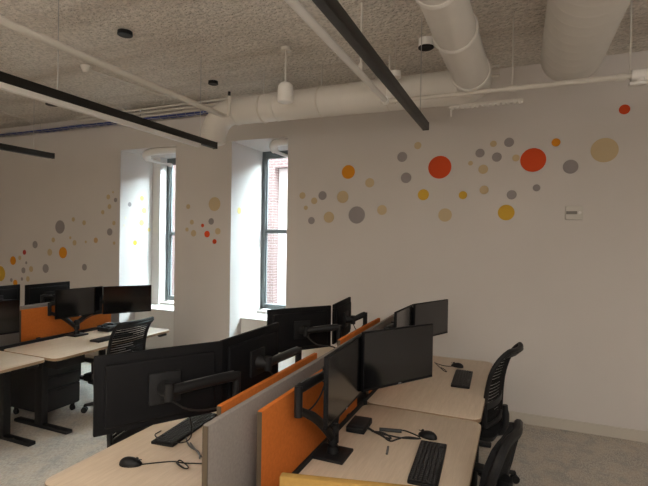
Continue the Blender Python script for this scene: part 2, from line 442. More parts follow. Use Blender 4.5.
def window(name, x0, x1, cas, rail, label):
    y = 5.95 if cas else 5.92; z0, z1 = .80, SOF
    f = MB(); t = .06
    f.span((x0, y - .05, z0), (x0 + t, y + .03, z1), .004).span((x1 - t, y - .05, z0), (x1, y + .03, z1), .004)
    f.span((x0 + t, y - .05, z1 - .10), (x1 - t, y + .03, z1), .004).span((x0 + t, y - .05, z0), (x1 - t, y + .03, z0 + .075), .004)
    f.span((x0 + t, y - .045, rail - .03), (x1 - t, y + .025, rail + .03), .004)
    f.span((x0 + t, y - .03, z0 + .07), (x0 + t + .022, y, z1 - .09)).span((x1 - t - .022, y - .03, z0 + .07), (x1 - t, y, z1 - .09))
    o = struct(f, name, M['frame'], smooth=True, label=label)
    MB().span((x0 + t, y - .012, rail), (x1 - t, y - .006, z1 - .09)).obj('upper_pane', M['glass'], o)
    MB().span((x0 + t, y - .020, z0 + .07), (x1 - t, y - .014, rail)).obj('lower_pane', M['glass'], o)
    return o
window('window_1', -5.30, W1[1], True, 1.89, 'far sash window with dark grey frame')
window('window_2', W2[0], W2[1], False, 1.94, 'near sash window with dark grey frame')
struct(MB().span((W1[0], 5.75, SILL), (-5.30, GY, SOF)), 'trim_3', M['white'], label='white painted casing left of the far window')
def far_window(name, box):
    o = struct(box[0], name, M['frame']); box[1].obj('window_pane', M['glass'], o)
for i, (a, b, z0, z1) in enumerate(BW):
    f = MB(); y = Y0 - .12
    for u in (a, (a + b) / 2 - .03, b - .06): f.span((u, y - .03, z0), (u + .06, y + .03, z1))
    for z in (z0, (z0 + z1) / 2, z1 - .06): f.span((a, y - .03, z), (b, y + .03, z + .06))
    far_window('window_%d' % (3 + i), (f, MB().span((a + .05, y - .004, z0 + .05), (b - .05, y + .004, z1 - .05))))
for i, (a, b, z0, z1) in enumerate(RW):
    f = MB(); x = X1 + .12
    for u in (a, (a + b) / 2 - .03, b - .06): f.span((x - .03, u, z0), (x + .03, u + .06, z1))
    for z in (z0, (z0 + z1) / 2, z1 - .06): f.span((x - .03, a, z), (x + .03, b, z + .06))
    far_window('window_%d' % (6 + i), (f, MB().span((x - .004, a + .05, z0 + .05), (x + .004, b - .05, z1 - .05))))

# white pipes in the heads of the two windows
for (px, lab) in ((-5.06, 'white elbowed pipe at the head of the far window'), (-2.93, 'white elbowed pipe at the head of the near window')):
    xe = W1[1] if px < -4 else W2[1]
    t = thing('window_head_pipe', lab, 'pipe', (px, 5.17, 3.015), 0, 'white pipes in the window heads')
    MB().tube([(xe - px, 0, .055), (.07, 0, .055), (0, .0, .01), (0, .07, -.03)], .05, 16, 2).obj('main_pipe', M['white'], t)
    MB().tube([(0, .05, -.045), (.005, .3, -.05), (.005, .52, -.05)], .022, 12, 1).obj('branch_pipe', M['white'], t)
    MB().cyl((.005, .50, -.05), (.005, .545, -.05), .032).obj('end_cap', M['white'], t)
tag(MB().tube([(W1[1], 5.078, 3.115), (W2[0], 5.078, 3.10)], .007, 8).obj('wall_conduit', M['pipe']), 'thin white conduit running across the pier between the two windows', 'conduit')

# neighbouring brick building outside
bx = thing('neighbouring_building', 'brick building with a white glare panel seen through the near window', 'building', (-9, 11.5, 0))
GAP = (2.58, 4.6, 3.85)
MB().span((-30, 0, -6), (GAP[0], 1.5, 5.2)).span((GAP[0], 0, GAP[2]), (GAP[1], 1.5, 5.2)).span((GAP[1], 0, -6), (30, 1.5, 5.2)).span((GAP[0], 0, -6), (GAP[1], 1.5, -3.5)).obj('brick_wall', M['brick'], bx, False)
MB().span((GAP[0], .25, -3.5), (GAP[1], .35, GAP[2])).obj('glare_panel', M['paper'], bx, False)  # white sheet stands in for the bright glare inside the brick
struct(MB().span((-40, GY + .05, -6.2), (30, 40, -6.0)), 'ground', M['dark'])  # unseen dark ground, added so no sky light comes from below

# ------------------------------------------------------------------ vinyl dots
for pl, x, y, z, r, c, lab in DOTS:
    mb = MB(); h = .0016; dz = .0006 if 'half hidden' in lab else 0
    if pl == 'wall': mb.cyl((0, 0, 0), (0, -h + dz, 0), r, r, 40); loc = (x, WY, z)
    elif pl == 'jamb1': mb.cyl((0, 0, 0), (h, 0, 0), r, r, 32); loc = (W1[0], y, z)
    else: mb.cyl((0, 0, 0), (h, 0, 0), r, r, 32); loc = (W2[0], y, z)
    o = mb.obj('vinyl_dot', DM[c]); o.location = loc
    tag(o, lab, 'wall dot', 'vinyl dots on the window wall')

# thermostat
t = thing('thermostat', 'small off-white thermostat on the wall under the largest tan dot', 'thermostat', (.50, WY, 2.14))
MB().box((0, -.012, 0), (.155, .024, .135), .008).obj('housing', M['thermo'], t)
MB().box((-.022, -.0255, .0), (.095, .004, .03), .001).obj('display', M['lcd'], t)
MB().cyl((.048, -.022, .0), (.048, -.032, .0), .014).obj('dial', M['white'], t)

# ------------------------------------------------------------------ ceiling services
def light_bar(x, y0, y1, zb, lens, label, cables, drop=.002):
    t = thing('linear_light', label, 'ceiling light', (x, y1, zb), 0, 'black linear lights hung from the ceiling')
    L = y1 - y0
    MB().span((-.025, -L, .004), (.025, 0, .068), .003).obj('housing', M['barside'], t)
    MB().span((-.023, -L + .02, -drop), (.023, -.02 - drop * 8, .006), .003).obj('lens', lens, t)
    MB().span((-.027, -.006, .0), (.027, .004, .07), .002).obj('end_cap', M['black'], t)
    for c in cables:
        MB().cyl((0, -c, .066), (0, -c, CZ - zb), .0035, seg=6).obj('cable', M['chrome'], t)
    return t
light_bar(-.745, -2.8, 3.96, 2.79, M['lensdark'], 'black linear light bar nearest the camera, top centre', (.25, 2.6, 4.8))
light_bar(-2.93, -2.8, 3.97, 2.765, M['lens'], 'black linear light bar with white lens, ending beside the near window', (.25, 1.78, 4.4), .03)
light_bar(-5.37, -2.8, 3.96, 2.79, M['lensdark'], 'black linear light bar furthest left, ending at the left frame edge', (.25, 2.2, 4.4))

def ring(mb, c, axis, r, w_, up):
    q = Vector((0, 0, 1)).rotation_difference(Vector(axis)).to_matrix().to_4x4()
    mb.lathe([(r - .006, -w_), (r + .005, -w_), (r + .013, 0), (r + .005, w_), (r - .006, w_)], 40, Matrix.Translation(Vector(c)) @ q, False)

# large spiral duct
t = thing('spiral_duct', 'large white spiral duct at the top right of the ceiling', 'duct', (.378, 4.25, 3.387))
prof = []; y = 0.0; R = .233
while y < 7.5:
    prof += [(R, y), (R, y + .105), (R + .0012, y + .112), (R + .0012, y + .122), (R, y + .129)]; y += .135
MB().lathe(prof, 48, RX(PI / 2)).obj('duct_body', M['duct'], t)
MB().lathe([(.10, -.004), (.22, -.003), (R, 0), (R, .01)], 48, RX(PI / 2)).obj('duct_end', M['duct'], t)
for yy in (-.9, -3.2, -5.5):
    MB().cyl((-.19, yy, .1), (-.19, yy, .225), .006).obj('hanger_rod', M['chrome'], t)
# round duct that turns along the wall
t = thing('round_duct', 'white round duct that turns and runs along the wall to an elbow above the window', 'duct', (-.40, 4.25, 3.222))
r = .135
pts = [(-.14, -6.5, 0), (-.035, -2.3, 0), (-.005, -1.15, 0), (.025, -.15, 0)] + [(-.125 + .15 * math.cos(a), -.15 + .15 * math.sin(a), 0) for a in [math.radians(9 * i) for i in range(1, 11)]] + [(-2.50, 0, 0)]
pts += [(-2.50 - .26 * math.sin(a), 0, -.26 + .26 * math.cos(a)) for a in [math.radians(11.25 * i) for i in range(1, 9)]] + [(-2.77, 0, -.31), (-2.77, 0, -.335)]
rad = [.110, .112, .138, .148] + [.152] * 10 + [.140] * (len(pts) - 15) + [.115]
MB().tube(pts, rad, 36).obj('duct_body', M['duct'], t)
for c, cx, cr in ((-.35, .02, .146), (-1.15, -.005, .137), (-1.75, -.02, .124), (-2.4, -.038, .112), (-3.35, -.06, .112)):
    k = MB(); ring(k, (cx, c, 0), (0, 1, 0), cr, .02, 0); k.obj('duct_collar', M['duct'], t)
for c in (-.45, -1.2, -1.95, -2.45):
    k = MB(); ring(k, (c, 0, 0), (1, 0, 0), r, .015, 0); k.obj('duct_collar', M['duct'], t)
for xx in (-2.12, -.75, -1.45):
    MB().cyl((xx, 0, .13), (xx, 0, .375), .008).obj('hanger_rod', M['pipe'], t)
    k = MB(); ring(k, (xx, 0, 0), (1, 0, 0), r + .004, .012, 0); k.obj('hanger_strap', M['pipe'], t)

# sprinkler pipes
t = thing('sprinkler_main', 'thin white sprinkler main running along the wall below the ducts', 'pipe', (-1.10, 3.97, 3.075))
MB().tube([(-.05, 0, 0), (1.83, 0, 0)], .019, 14).obj('main_pipe', M['pipe'], t)
for xx in (.05, 1.04, 1.78):
    MB().cyl((xx - .03, 0, 0), (xx + .03, 0, 0), .027, seg=16).obj('coupling', M['pipe'], t)
for xx in (1.833, 1.035):
    MB().cyl((xx, 0, .0), (xx, 0, CZ - 3.075), .006, seg=8).obj('hanger_rod', M['pipe'], t)
MB().tube([(1.83, 0, 0), (2.0, 0, .0), (4.65, 0, .0)], .024, 14).obj('main_extension', M['pipe'], t)
k = MB().cyl((1.84, 0, 0), (1.96, 0, 0), .042, seg=18).cyl((1.90, -.0, 0), (1.90, -.02, -.06), .03, .024, 16).box((1.88, -.02, -.065), (.11, .05, .022), .008)
k.obj('valve_fitting', M['white'], t)
t = thing('sprinkler_branch', 'white sprinkler branch pipe beside the black light bar at top centre', 'pipe', (-1.10, 3.93, 3.075), 0, 'sprinkler branch pipes')
MB().tube([(0, 0, 0), (0, -6.2, 0)], .025, 14).obj('main_pipe', M['white'], t)
MB().cyl((0, -.02, 0), (0, .03, 0), .034).obj('elbow_fitting', M['white'], t)
MB().cyl((-.02, -.62, .0), (-.02, -.62, CZ - 3.075), .009).obj('hanger_rod', M['pipe'], t)
MB().box((-.02, -.62, .05), (.035, .035, .11), .006).obj('hanger_clamp', M['pipe'], t)
t = thing('sprinkler_branch', 'white sprinkler branch pipe crossing the upper left above the long light bar', 'pipe', (-2.78, 3.9, 3.08), 0, 'sprinkler branch pipes')
MB().tube([(0, 0, 0), (0, -6.2, 0)], .026, 14).obj('main_pipe', M['pipe'], t)
MB().tube([(0, -.03, 0), (.03, .02, 0), (.05, .02, .03), (.05, .02, .20)], .020, 12, 1).obj('riser', M['pipe'], t)
MB().cyl((.05, .02, .19), (.05, .02, .245), .014).obj('sprinkler_drop', M['dark'], t)
# linear slot under the ducts
t = thing('slot_diffuser', 'thin white slotted strip hung under the elbow of the round duct', 'air vent', (-.60, 4.30, 3.052))
k = MB().span((0, -.02, 0), (.62, .02, .03), .004)
k.obj('strip', M['duct'], t)
k = MB()
for i in range(14): k.span((.02 + i * .043, -.022, -.012), (.045 + i * .043, .0, .002))
k.obj('slot_teeth', M['duct'], t)
MB().cyl((.02, 0, -.075), (.02, 0, .0), .007).obj('pull_rod', M['duct'], t)
for xx in (.03,): MB().cyl((xx, 0, .02), (xx, 0, CZ - 3.052), .004).obj('hanger_rod', M['pipe'], t)

# pendant speaker
t = thing('pendant_speaker', 'white cylindrical pendant hanging from a rod in front of the near window', 'pendant', (-2.0, 3.76, 3.10))
MB().lathe([(.060, 0), (.071, .004), (.073, .02), (.073, .12), (.066, .155), (.045, .176), (.018, .183)], 28).obj('shade', M['white'], t)
MB().lathe([(.030, -.004), (.058, -.002), (.062, .006)], 28).obj('grille', M['paper'], t)
MB().cyl((0, 0, .18), (0, 0, .50), .009).obj('rod', M['pipe'], t)
MB().cyl((0, 0, .47), (0, 0, .50), .05, .05, 24).obj('canopy', M['pipe'], t)
def can(x, y, r, h, lab, ml):
    t = thing('can_light', lab, 'ceiling light', (x, y, CZ), 0, 'round black can lights on the ceiling')
    MB().cyl((0, 0, 0), (0, 0, -h), r, r, 28).obj('housing', ml, t)
    MB().lathe([(r * .2, -h - .002), (r * .96, -h - .004), (r * 1.04, -h), (r * 1.04, -h + .008)], 28).obj('trim_ring', M['black'], t)
can(-3.215, 3.035, .062, .03, 'flat dark disc light on the ceiling at the upper left', M['black'])
can(-3.27, 4.375, .055, .03, 'small black disc light above the round duct elbow', M['black'])
can(-5.92, 4.34, .075, .02, 'black disc light left, just under the long light bar', M['black'])
can(-.786, 4.118, .066, .08, 'white can light with black opening left of the round duct', M['white'])
t = thing('ceiling_sensor', 'small white capped sensor hanging on a thin cord right of the black bar', 'sensor', (-1.024, 3.968, 3.30))
MB().cyl((0, 0, -.025), (0, 0, .03), .055, .05, 20).obj('cap', M['white'], t)
MB().cyl((0, 0, .03), (0, 0, CZ - 3.30), .004, seg=6).obj('cord', M['pipe'], t)
# cable tray with blue cables, ceiling conduits
t = thing('cable_tray', 'wire cable tray with blue data cables where ceiling meets left wall', 'cable tray', (-6.9, 5.0, 3.475))
k = MB()
for yy in (-.055, .055): k.tube([(-3.2, yy, .03), (3.2, yy, .03)], .004, 6).tube([(-3.2, yy, 0), (3.2, yy, 0)], .004, 6)
for i in range(44): k.tube([(-3.2 + i * .149, -.055, .04), (-3.2 + i * .149, -.055, 0), (-3.2 + i * .149, .055, 0), (-3.2 + i * .149, .055, .04)], .003, 5)
k.obj('wire_tray', M['chrome'], t)
k = MB()
for j in range(6):
    yy = -.045 + j * .018
    k.tube([(-3.3 + i * .3, yy + random.uniform(-.006, .006), .016 + random.uniform(0, .02)) for i in range(23)], .011, 6, 1)
k.obj('blue_cables', M['bluecable'], t)
for i in range(5): MB().cyl((-2.9 + i * 1.4, -.06, .03), (-2.9 + i * 1.4, -.06, .125), .004).obj('hanger_rod', M['chrome'], t)
t = thing('conduit_run', 'thin ceiling conduit starting at a small cone-shaped box, upper left', 'conduit', (-4.26, 3.5, CZ))
MB().tube([(0, 0, -.03), (.06, .5, -.03), (.13, 1.05, -.03)], .012, 8, 1).obj('conduit', M['pipe'], t)
MB().cyl((0, 0, -.07), (0, 0, 0), .025, .055, 18).obj('junction_box', M['pipe'], t)
tag(MB().tube([(-6.9, 3.9, 3.575), (-6.83, 4.25, 3.575), (-6.82, 4.5, 3.575), (-7.0, 4.8, 3.575)], .012, 8, 2).obj('bent_conduit', M['pipe']), 'bent conduit on the ceiling at the far left, above the blue cables', 'conduit')

t = thing('conduit_bundle', 'thin conduits running along the ceiling edge above the windows', 'conduit', (-3.4, 4.9, 3.545))
for yy, zz in ((-.12, .02), (-.05, -.005), (.02, -.03)):
    MB().tube([(-2.6, yy, zz), (3.2, yy, zz)], .012, 8).obj('conduit', M['pipe'], t)
for xx in (-2.0, -1.55, -.4, .9, 2.2):
    MB().tube([(xx - .12, -.15, .075), (xx, -.05, -.03), (xx, .05, -.045), (xx + .02, .05, .07)], .007, 6).obj('bracket', M['chrome'], t)

# ------------------------------------------------------------------ desks
DZ = .73
def make_desk(label, W, D, loc, rz=0):
    """local: +x is the user's side edge (x=0 is the edge), y spans 0..W, top surface at DZ"""
    t = thing('desk', label, 'desk', loc, rz, 'sit-stand desks')
    MB().prism(rrect(-D, 0, 0, W, .06, 7), DZ - .027, DZ, .002).obj('desktop', M['oak'], t)
    MB().prism(rrect(-D - .0012, -.0012, .0012, W + .0012, .061, 7), DZ - .0255, DZ - .003).obj('edge_band', M['band'], t, label='brown edge band')
    for yy in (.14, W - .14):
        k = MB().box((-D / 2, yy, .36), (.10, .065, .66), .004).box((-D / 2, yy, .63), (.085, .05, .15), .003)
        lg = k.obj('leg', M['blackmetal'], t)
        MB().box((-D / 2 + .02, yy, .02), (D - .02, .07, .034), .010).obj('foot', M['blackmetal'], lg)
        MB().box((-D / 2, yy, .692), (D - .1, .05, .024), .003).obj('support_arm', M['blackmetal'], lg)
    MB().box((-D / 2, W / 2, .67), (.06, W - .3, .04), .003).obj('crossbar', M['blackmetal'], t)
    MB().box((-.02, W - .13, .688), (.035, .11, .03), .006).obj('height_control', M['black'], t)
    return t
d0 = make_desk('pale oak desk at right front, behind the mustard screen, with black keyboard', 1.495, .755, (-.185, 1.485, 0))
dup(d0, (-.195, 3.012, 0), 0, 'pale oak desk at right rear, its far end near the wall')
dup(d0, (-1.97, 1.40 + 1.495, 0), PI, 'pale oak desk at left front, with mouse and angled keyboard')
dup(d0, (-1.97, 2.94 + 1.495, 0), PI, 'pale oak desk behind the left front one, mostly hidden by monitors')
d4 = dup(d0, (-3.80, 2.845, 0), 0, 'pale oak desk with pedestal below, in the row beside the windows')
dup(d0, (-3.87, 1.325, 0), 0, 'pale oak desk cut by the left frame edge')
dup(d0, (-5.60, 2.845 + 1.495, 0), PI, 'desk on the far side of the orange screen, mostly hidden')
dup(d0, (-5.60, 1.31 + 1.495, 0), PI, 'far side desk behind the monitors at the left frame edge')

# ------------------------------------------------------------------ dividers
def felt(name, label, x, y0, y1, z0, z1, th, m, group):
    t = thing(name, label, 'divider', (x, y0, 0), 0, group)
    MB().span((-th / 2, 0, z0), (th / 2, y1 - y0, z1), .004).obj('felt_panel', m, t)
    MB().span((-th / 2 + .002, -.004, z0), (th / 2 - .002, .002, z1 - .004)).obj('edge_trim', M['edge'], t)
    for yy in (.18, y1 - y0 - .18):
        MB().box((0, yy, z0 - .03), (.03, .05, .09), .003).obj('bracket', M['blackmetal'], t)
    return t
G1 = 'orange felt screens clipped to the desks'
def spine(x, y0, y1, z1, label):
    t = thing('spine_divider', label, 'divider', (x, y0, 0), 0, 'grey spine dividers')
    MB().span((-.014, 0, .62), (.014, y1 - y0, z1), .004).obj('felt_panel', M['grey'], t)
    MB().span((-.012, -.004, .62), (.012, .002, z1 - .004)).obj('edge_trim', M['edge'], t)
    MB().span((-.07, .02, .60), (.07, y1 - y0, .72), .004).obj('cable_rail', M['blackmetal'], t)
    n = 3
    for i in range(n):
        yy = .25 + (y1 - y0 - .5) * i / (n - 1)
        lg = MB().box((0, yy, .30), (.05, .07, .60), .004).obj('leg', M['blackmetal'], t)
        MB().box((0, yy, .012), (.16, .10, .024), .006).obj('foot', M['blackmetal'], lg)
    return t
spine(-1.055, 1.395, 4.45, 1.150, 'grey felt divider down the middle of the centre desks')
felt('desk_screen', 'orange felt screen on the right front desk, nearest the camera', -.966, 1.635, 2.86, .745, 1.135, .024, M['orange'], G1)
felt('desk_screen', 'orange felt screen of the right rear desk, behind the big angled monitors', -.966, 3.12, 4.30, .745, 1.12, .024, M['orange'], G1)
felt('desk_screen', 'orange felt screen behind the left front monitors, nearer of the two', -1.135, 1.59, 2.58, .745, 1.146, .024, M['orange'], G1)
felt('desk_screen', 'orange felt screen further back in the centre row, before the small monitor', -1.135, 2.98, 3.98, .745, 1.146, .024, M['orange'], G1)
spine(-4.735, 1.30, 4.42, 1.10, 'grey felt divider behind the orange screen in the left row')
felt('desk_screen', 'orange felt screen of the desk with the pedestal, left row', -4.645, 3.09, 4.21, .745, 1.072, .024, M['orange'], G1)
felt('desk_screen', 'orange felt screen at the left frame edge, hidden by a monitor', -4.645, 1.55, 2.67, .745, 1.072, .024, M['orange'], G1)
# black rails under the orange screens
for x, y0, lab in ((-.952, 1.5, 'black cable rail behind the right front desk'), (-.952, 3.02, 'black cable rail behind the right rear desk'), (-4.60, 2.86, 'black cable rail behind the desk with the pedestal')):
    tag(MB().span((x - .012, y0, .60), (x + .010, y0 + 1.46, .752), .003).obj('cable_rail', M['blackmetal']), lab, 'rail', 'black cable rails between desk and screen')

# mustard screen in the foreground
t = thing('mustard_screen', 'mustard yellow felt screen at the bottom edge of the photo', 'divider', (-.703, 1.335, 0), math.atan2(.105, .436))
MB().span((0, -.032, .10), (1.05, 0, 1.08), .006).obj('felt_panel', M['mustard'], t)
for xx in (.12, .93):
    MB().box((xx, -.016, .055), (.04, .028, .11), .003).box((xx, -.016, .012), (.05, .20, .024), .006).obj('foot', M['blackmetal'], t)

# ------------------------------------------------------------------ monitors
MW, MH = .525, .315
def make_monitor(label):
    t = thing('monitor', label, 'monitor', (0, 0, 1), 0, 'black monitors on arms')
    k = MB().box((0, .008, 0), (MW, .020, MH), .004)
    k.box((0, .022, -.005), (MW * .86, .022, MH * .80), .010, 3)
    k.obj('shell', M['shell'], t)
    MB().span((-MW / 2 + .006, -.0035, -MH / 2 + .016), (MW / 2 - .006, .0, MH / 2 - .006)).obj('screen', M['screen'], t)
    MB().box((0, -.0028, -MH / 2 + .008), (.022, .002, .007), .001).obj('emblem', M['rubber'], t)
    MB().box((0, .042, 0), (.13, .014, .13), .004).obj('mount_plate', M['black'], t)
    for xx in (-1, 1):
        pass
    return t
mon0 = None
def monitor(x, y, z, a, back, label):
    """a: direction of the panel's width seen from the camera; back: the back is what the camera sees"""
    global mon0
    rz = math.radians(a + (180 if back else 0))
    if mon0 is None:
        mon0 = make_monitor(label); mon0.location = (x, y, z); mon0.rotation_euler = (0, 0, rz)
        return mon0
    return dup(mon0, (x, y, z), rz, label)
MON = {
 'L1': (-1.376, 1.517, 1.220, 57.9, True, 'largest-looking black monitor, seen from behind, above the left mouse'),
 'L2': (-1.251, 2.016, 1.216, 89.2, True, 'black monitor seen from behind, right of the largest one at left front'),
 'L3': (-1.472, 3.042, 1.182, 53.2, True, 'black monitor seen from behind below the right of the near window'),
 'L4': (-1.361, 3.613, 1.173, 95.6, True, 'narrow-looking steeply angled monitor back, last in the left side of centre row'),
 'R1': (-.743, 2.062, 1.188, 91.7, False, 'monitor with greyish reflective screen turned edgewise, over the black arm base'),
 'R2': (-.591, 2.503, 1.205, 57.0, False, 'large black monitor screen right of centre, front desk'),
 'R3': (-.833, 3.716, 1.135, 86.5, False, 'small dark grey screen, left one of the rear right pair'),
 'R4': (-.692, 4.129, 1.147, 66.1, False, 'black screen against the wall, right one of the rear right pair'),
 'M1': (-4.456, 3.624, 1.100, 79.4, False, 'black screen in front of the orange screen in the left row'),
 'M2': (-4.175, 4.029, 1.104, 55.2, False, 'black screen overlapping the far window reveal in the left row'),
 'M3': (-4.865, 3.540, 1.141, 89.7, True, 'bluish monitor back above the left orange screen'),
 'M4': (-4.90, 2.985, 1.15, 92, True, 'dark monitor back at the left edge, under the orange dot'),
 'M5': (-4.36, 2.60, 1.075, 79, False, 'black screen with a faint blue glint at the left frame edge'),
}
for k_, (x, y, z, a, bk, lab) in MON.items():
    monitor(x, y, z, a, bk, lab)
def vesa(k_):
    x, y, z, a, bk, _ = MON[k_]; rz = math.radians(a + (180 if bk else 0))
    n = Vector((-math.sin(rz), math.cos(rz), 0))       # rearward
    return Vector((x, y, z)) + n * .049, n
def arm(label, base, joints, zp=.12):
    """dual monitor arm: joints = list of (monitor key, elbow point)"""
    t = thing('monitor_mount', label, 'monitor arm', base, 0, 'black gas-spring monitor arms')
    B = Vector(base)
    MB().box((0, 0, .008), (.17, .17, .016), .005).obj('base_plate', M['black'], t)
    MB().cyl((0, 0, .012), (0, 0, zp + .05), .019).cyl((0, 0, .012), (0, 0, .05), .032, .028).obj('post', M['black'], t)
    for i, (k_, el) in enumerate(joints):
        v, n = vesa(k_); v = v - B; el = Vector(el) - B
        p0 = Vector((0, 0, zp - .03 + .05 * i))
        w_ = v + n * .055
        d = (el - p0); 
        MB().tube([p0, p0 + d * .5 + Vector((0, 0, -.012)), Vector((el.x, el.y, el.z - .09))], [.021, .022, .018], 12, 1).cyl(p0 - Vector((0, 0, .022)), p0 + Vector((0, 0, .022)), .03).obj('lower_arm', M['black'], t)
        k = MB().cyl((el.x, el.y, el.z - .12), (el.x, el.y, el.z + .018), .019)
        up = w_ - el
        k.tube([el, el + up * .08 + Vector((0, 0, .006)), el + up * .9 + Vector((0, 0, .004)), w_], [.02, .024, .022, .018], 12, 1)
        ua = k.obj('upper_arm', M['black'], t)
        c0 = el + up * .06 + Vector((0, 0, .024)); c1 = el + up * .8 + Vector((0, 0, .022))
        MB().tube([c0, c1], .006, 8).obj('highlight_strip', M['cablegrey'], ua)  # lighter grey strip paints a highlight along the upper arm
        MB().cyl(w_ - Vector((0, 0, .035)), w_ + Vector((0, 0, .035)), .02).cyl(w_, v, .022, .034).obj('tilt_head', M['black'], t)
        MB().tube([w_ + Vector((0, 0, -.03)), w_ - up * .3 + Vector((0, 0, -.11)), el + up * .15 + Vector((0, 0, -.13)), p0 + d * .6 + Vector((.01, 0, -.05)), p0 + Vector((.0, 0, -.03))], .0045, 6, 2).obj('cable', M['cable'], t)
    return t
arm('black monitor arm on a square base plate at the right front desk', (-.862, 2.20, DZ), [('R1', (-.885, 1.83, 1.175)), ('R2', (-.88, 2.47, 1.19))])
arm('monitor arm of the right rear pair, almost hidden', (-.855, 3.78, DZ), [('R3', (-.90, 3.36, 1.165)), ('R4', (-.88, 4.18, 1.15))])
arm('monitor arm behind the two left front monitors', (-1.25, 2.0, DZ), [('L1', (-1.19, 1.80, 1.205)), ('L2', (-1.18, 2.43, 1.185))])
arm('monitor arm holding the pair of monitor backs near the window', (-1.25, 3.35, DZ), [('L3', (-1.18, 3.10, 1.205)), ('L4', (-1.17, 3.68, 1.215))])
arm('monitor arm with cluttered joints before the left orange screen', (-4.50, 3.62, DZ), [('M1', (-4.585, 3.36, 1.10)), ('M2', (-4.42, 3.86, 1.07))])
arm('monitor arm of the blue-tinted monitor on the far side of the left row', (-4.95, 3.35, DZ), [('M3', (-4.80, 3.43, 1.16)), ('M4', (-4.795, 3.10, 1.14))])
arm('monitor arm at the left frame edge', (-4.50, 2.25, DZ), [('M5', (-4.57, 2.5, 1.06))])

# ------------------------------------------------------------------ keyboards, mice, cables
def make_keyboard(label, loc, rz):
    t = thing('keyboard', label, 'keyboard', loc, rz, 'black keyboards')
    MB().prism(rrect(-.22, -.066, .22, .066, .008), 0, .014, .003).box((0, .06, .009), (.42, .012, .014), .003).obj('body', M['black'], t)
    k = MB()
    for rr in range(6):
        yy = .051 - rr * .0195
        x = -.209
        while x < .20:
            wd = .0165
            if rr == 5 and -.14 < x < -.04: wd = .105
            if not (.077 < x < .085 or .140 < x < .147):
                k.box((x + wd / 2, yy, .0165), (wd, .0165, .007), .002, 1)
            x += wd + .0025
    k.obj('keys', M['key'], t)
    MB().box((-.17, .0655, .012), (.03, .004, .006)).obj('emblem', M['rubber'], t)
    return t
kb = make_keyboard('black keyboard on the right front desk, before the mouse', (-.392, 2.318, DZ), math.radians(93))
dup(kb, (-.392, 3.835, DZ), math.radians(92), 'black keyboard on the right rear desk, left of the tall chair')
dup(kb, (-1.755, 2.14, DZ), math.radians(-84), 'black keyboard under the monitors on the left front desk')
dup(kb, (-4.045, 3.69, DZ), math.radians(90), 'black keyboard half hidden behind the mesh chair in the left row')
for k_ in [o for o in COL.objects if o.name.startswith('keyboard')]: k_.scale = (1.05, 1.05, 1)
def make_mouse(label, loc, rz):
    t = thing('mouse', label, 'mouse', loc, rz, 'black mice')
    b = bmesh.new(); bmesh.ops.create_uvsphere(b, u_segments=20, v_segments=12, radius=1)
    for v in b.verts:
        x, y, z = v.co
        v.co = (x * .031 * (1 - .10 * y), y * .057, (max(z, -.1) + .1) * .034 * (1 - .22 * y))
    k = MB(); k._merge(b); k.obj('body', M['black'], t)
    MB().cyl((-.004, .030, .030), (.004, .030, .030), .008).obj('scroll_wheel', M['dark'], t)
    MB().box((0, .040, .0268), (.0015, .03, .004)).obj('button_split', M['dark'], t)
    return t
ms = make_mouse('black mouse on the left front desk', (-1.72, 1.69, DZ), math.radians(-70))
dup(ms, (-.452, 2.625, DZ), math.radians(75), 'black mouse just behind the keyboard on the right front desk')
dup(ms, (-.475, 4.20, DZ), math.radians(75), 'black mouse behind the keyboard on the right rear desk')
def cable(label, strands, m, r=.003, name='cable', group='desk cables'):
    k = MB()
    for s_ in strands: k.tube([(x, y, DZ + z) for x, y, z in s_], r, 6, 2)
    return tag(k.obj(name, m), label, 'cable', group)
R_ = .0042
cable('mouse cable with a tied bundle beside the left mouse', [
    [(-1.668, 1.71, R_), (-1.60, 1.765, R_), (-1.545, 1.802, R_), (-1.50, 1.80, R_), (-1.42, 1.835, R_), (-1.30, 1.87, R_), (-1.21, 1.86, R_)],
    [(-1.53, 1.79, .012), (-1.50, 1.765, .016), (-1.44, 1.745, .014), (-1.425, 1.765, .012), (-1.48, 1.79, .016), (-1.53, 1.815, .010), (-1.52, 1.785, .008), (-1.45, 1.76, .007)]], M['cable'], .0032)
cable('grey keyboard cable running to the left orange screen', [
    [(-1.69, 2.055, R_), (-1.62, 1.985, R_), (-1.561, 1.95, R_), (-1.50, 1.93, .006), (-1.46, 1.887, R_), (-1.36, 1.90, R_), (-1.22, 1.93, R_)],
    [(-1.60, 1.985, .010), (-1.54, 1.94, .012), (-1.47, 1.90, .010), (-1.45, 1.87, .008)]], M['cablegrey'], .0045)
cable('monitor cable loop hanging down to the left front desk', [
    [(-1.50, 1.80, .33), (-1.50, 1.88, .16), (-1.56, 1.93, .04), (-1.72, 1.95, R_), (-1.86, 1.98, R_), (-1.86, 2.05, R_)]], M['cable'], .0032)
cable('tangled black cables between dock and mouse on the right front desk', [
    [(-.80, 2.56, .02), (-.74, 2.55, R_), (-.70, 2.53, R_), (-.66, 2.50, R_), (-.634, 2.487, R_)],
    [(-.80, 2.575, .02), (-.72, 2.53, .010), (-.66, 2.54, .008), (-.60, 2.54, R_), (-.53, 2.555, R_), (-.49, 2.575, R_)],
    [(-.70, 2.545, R_), (-.63, 2.46, R_), (-.60, 2.52, R_), (-.56, 2.57, .006), (-.48, 2.58, R_)],
    [(-.66, 2.62, R_), (-.60, 2.655, R_), (-.54, 2.63, R_), (-.49, 2.60, R_)],
    [(-.76, 2.55, .008), (-.69, 2.56, .010), (-.62, 2.50, .008), (-.66, 2.49, .012)]], M['cable'], .0045)
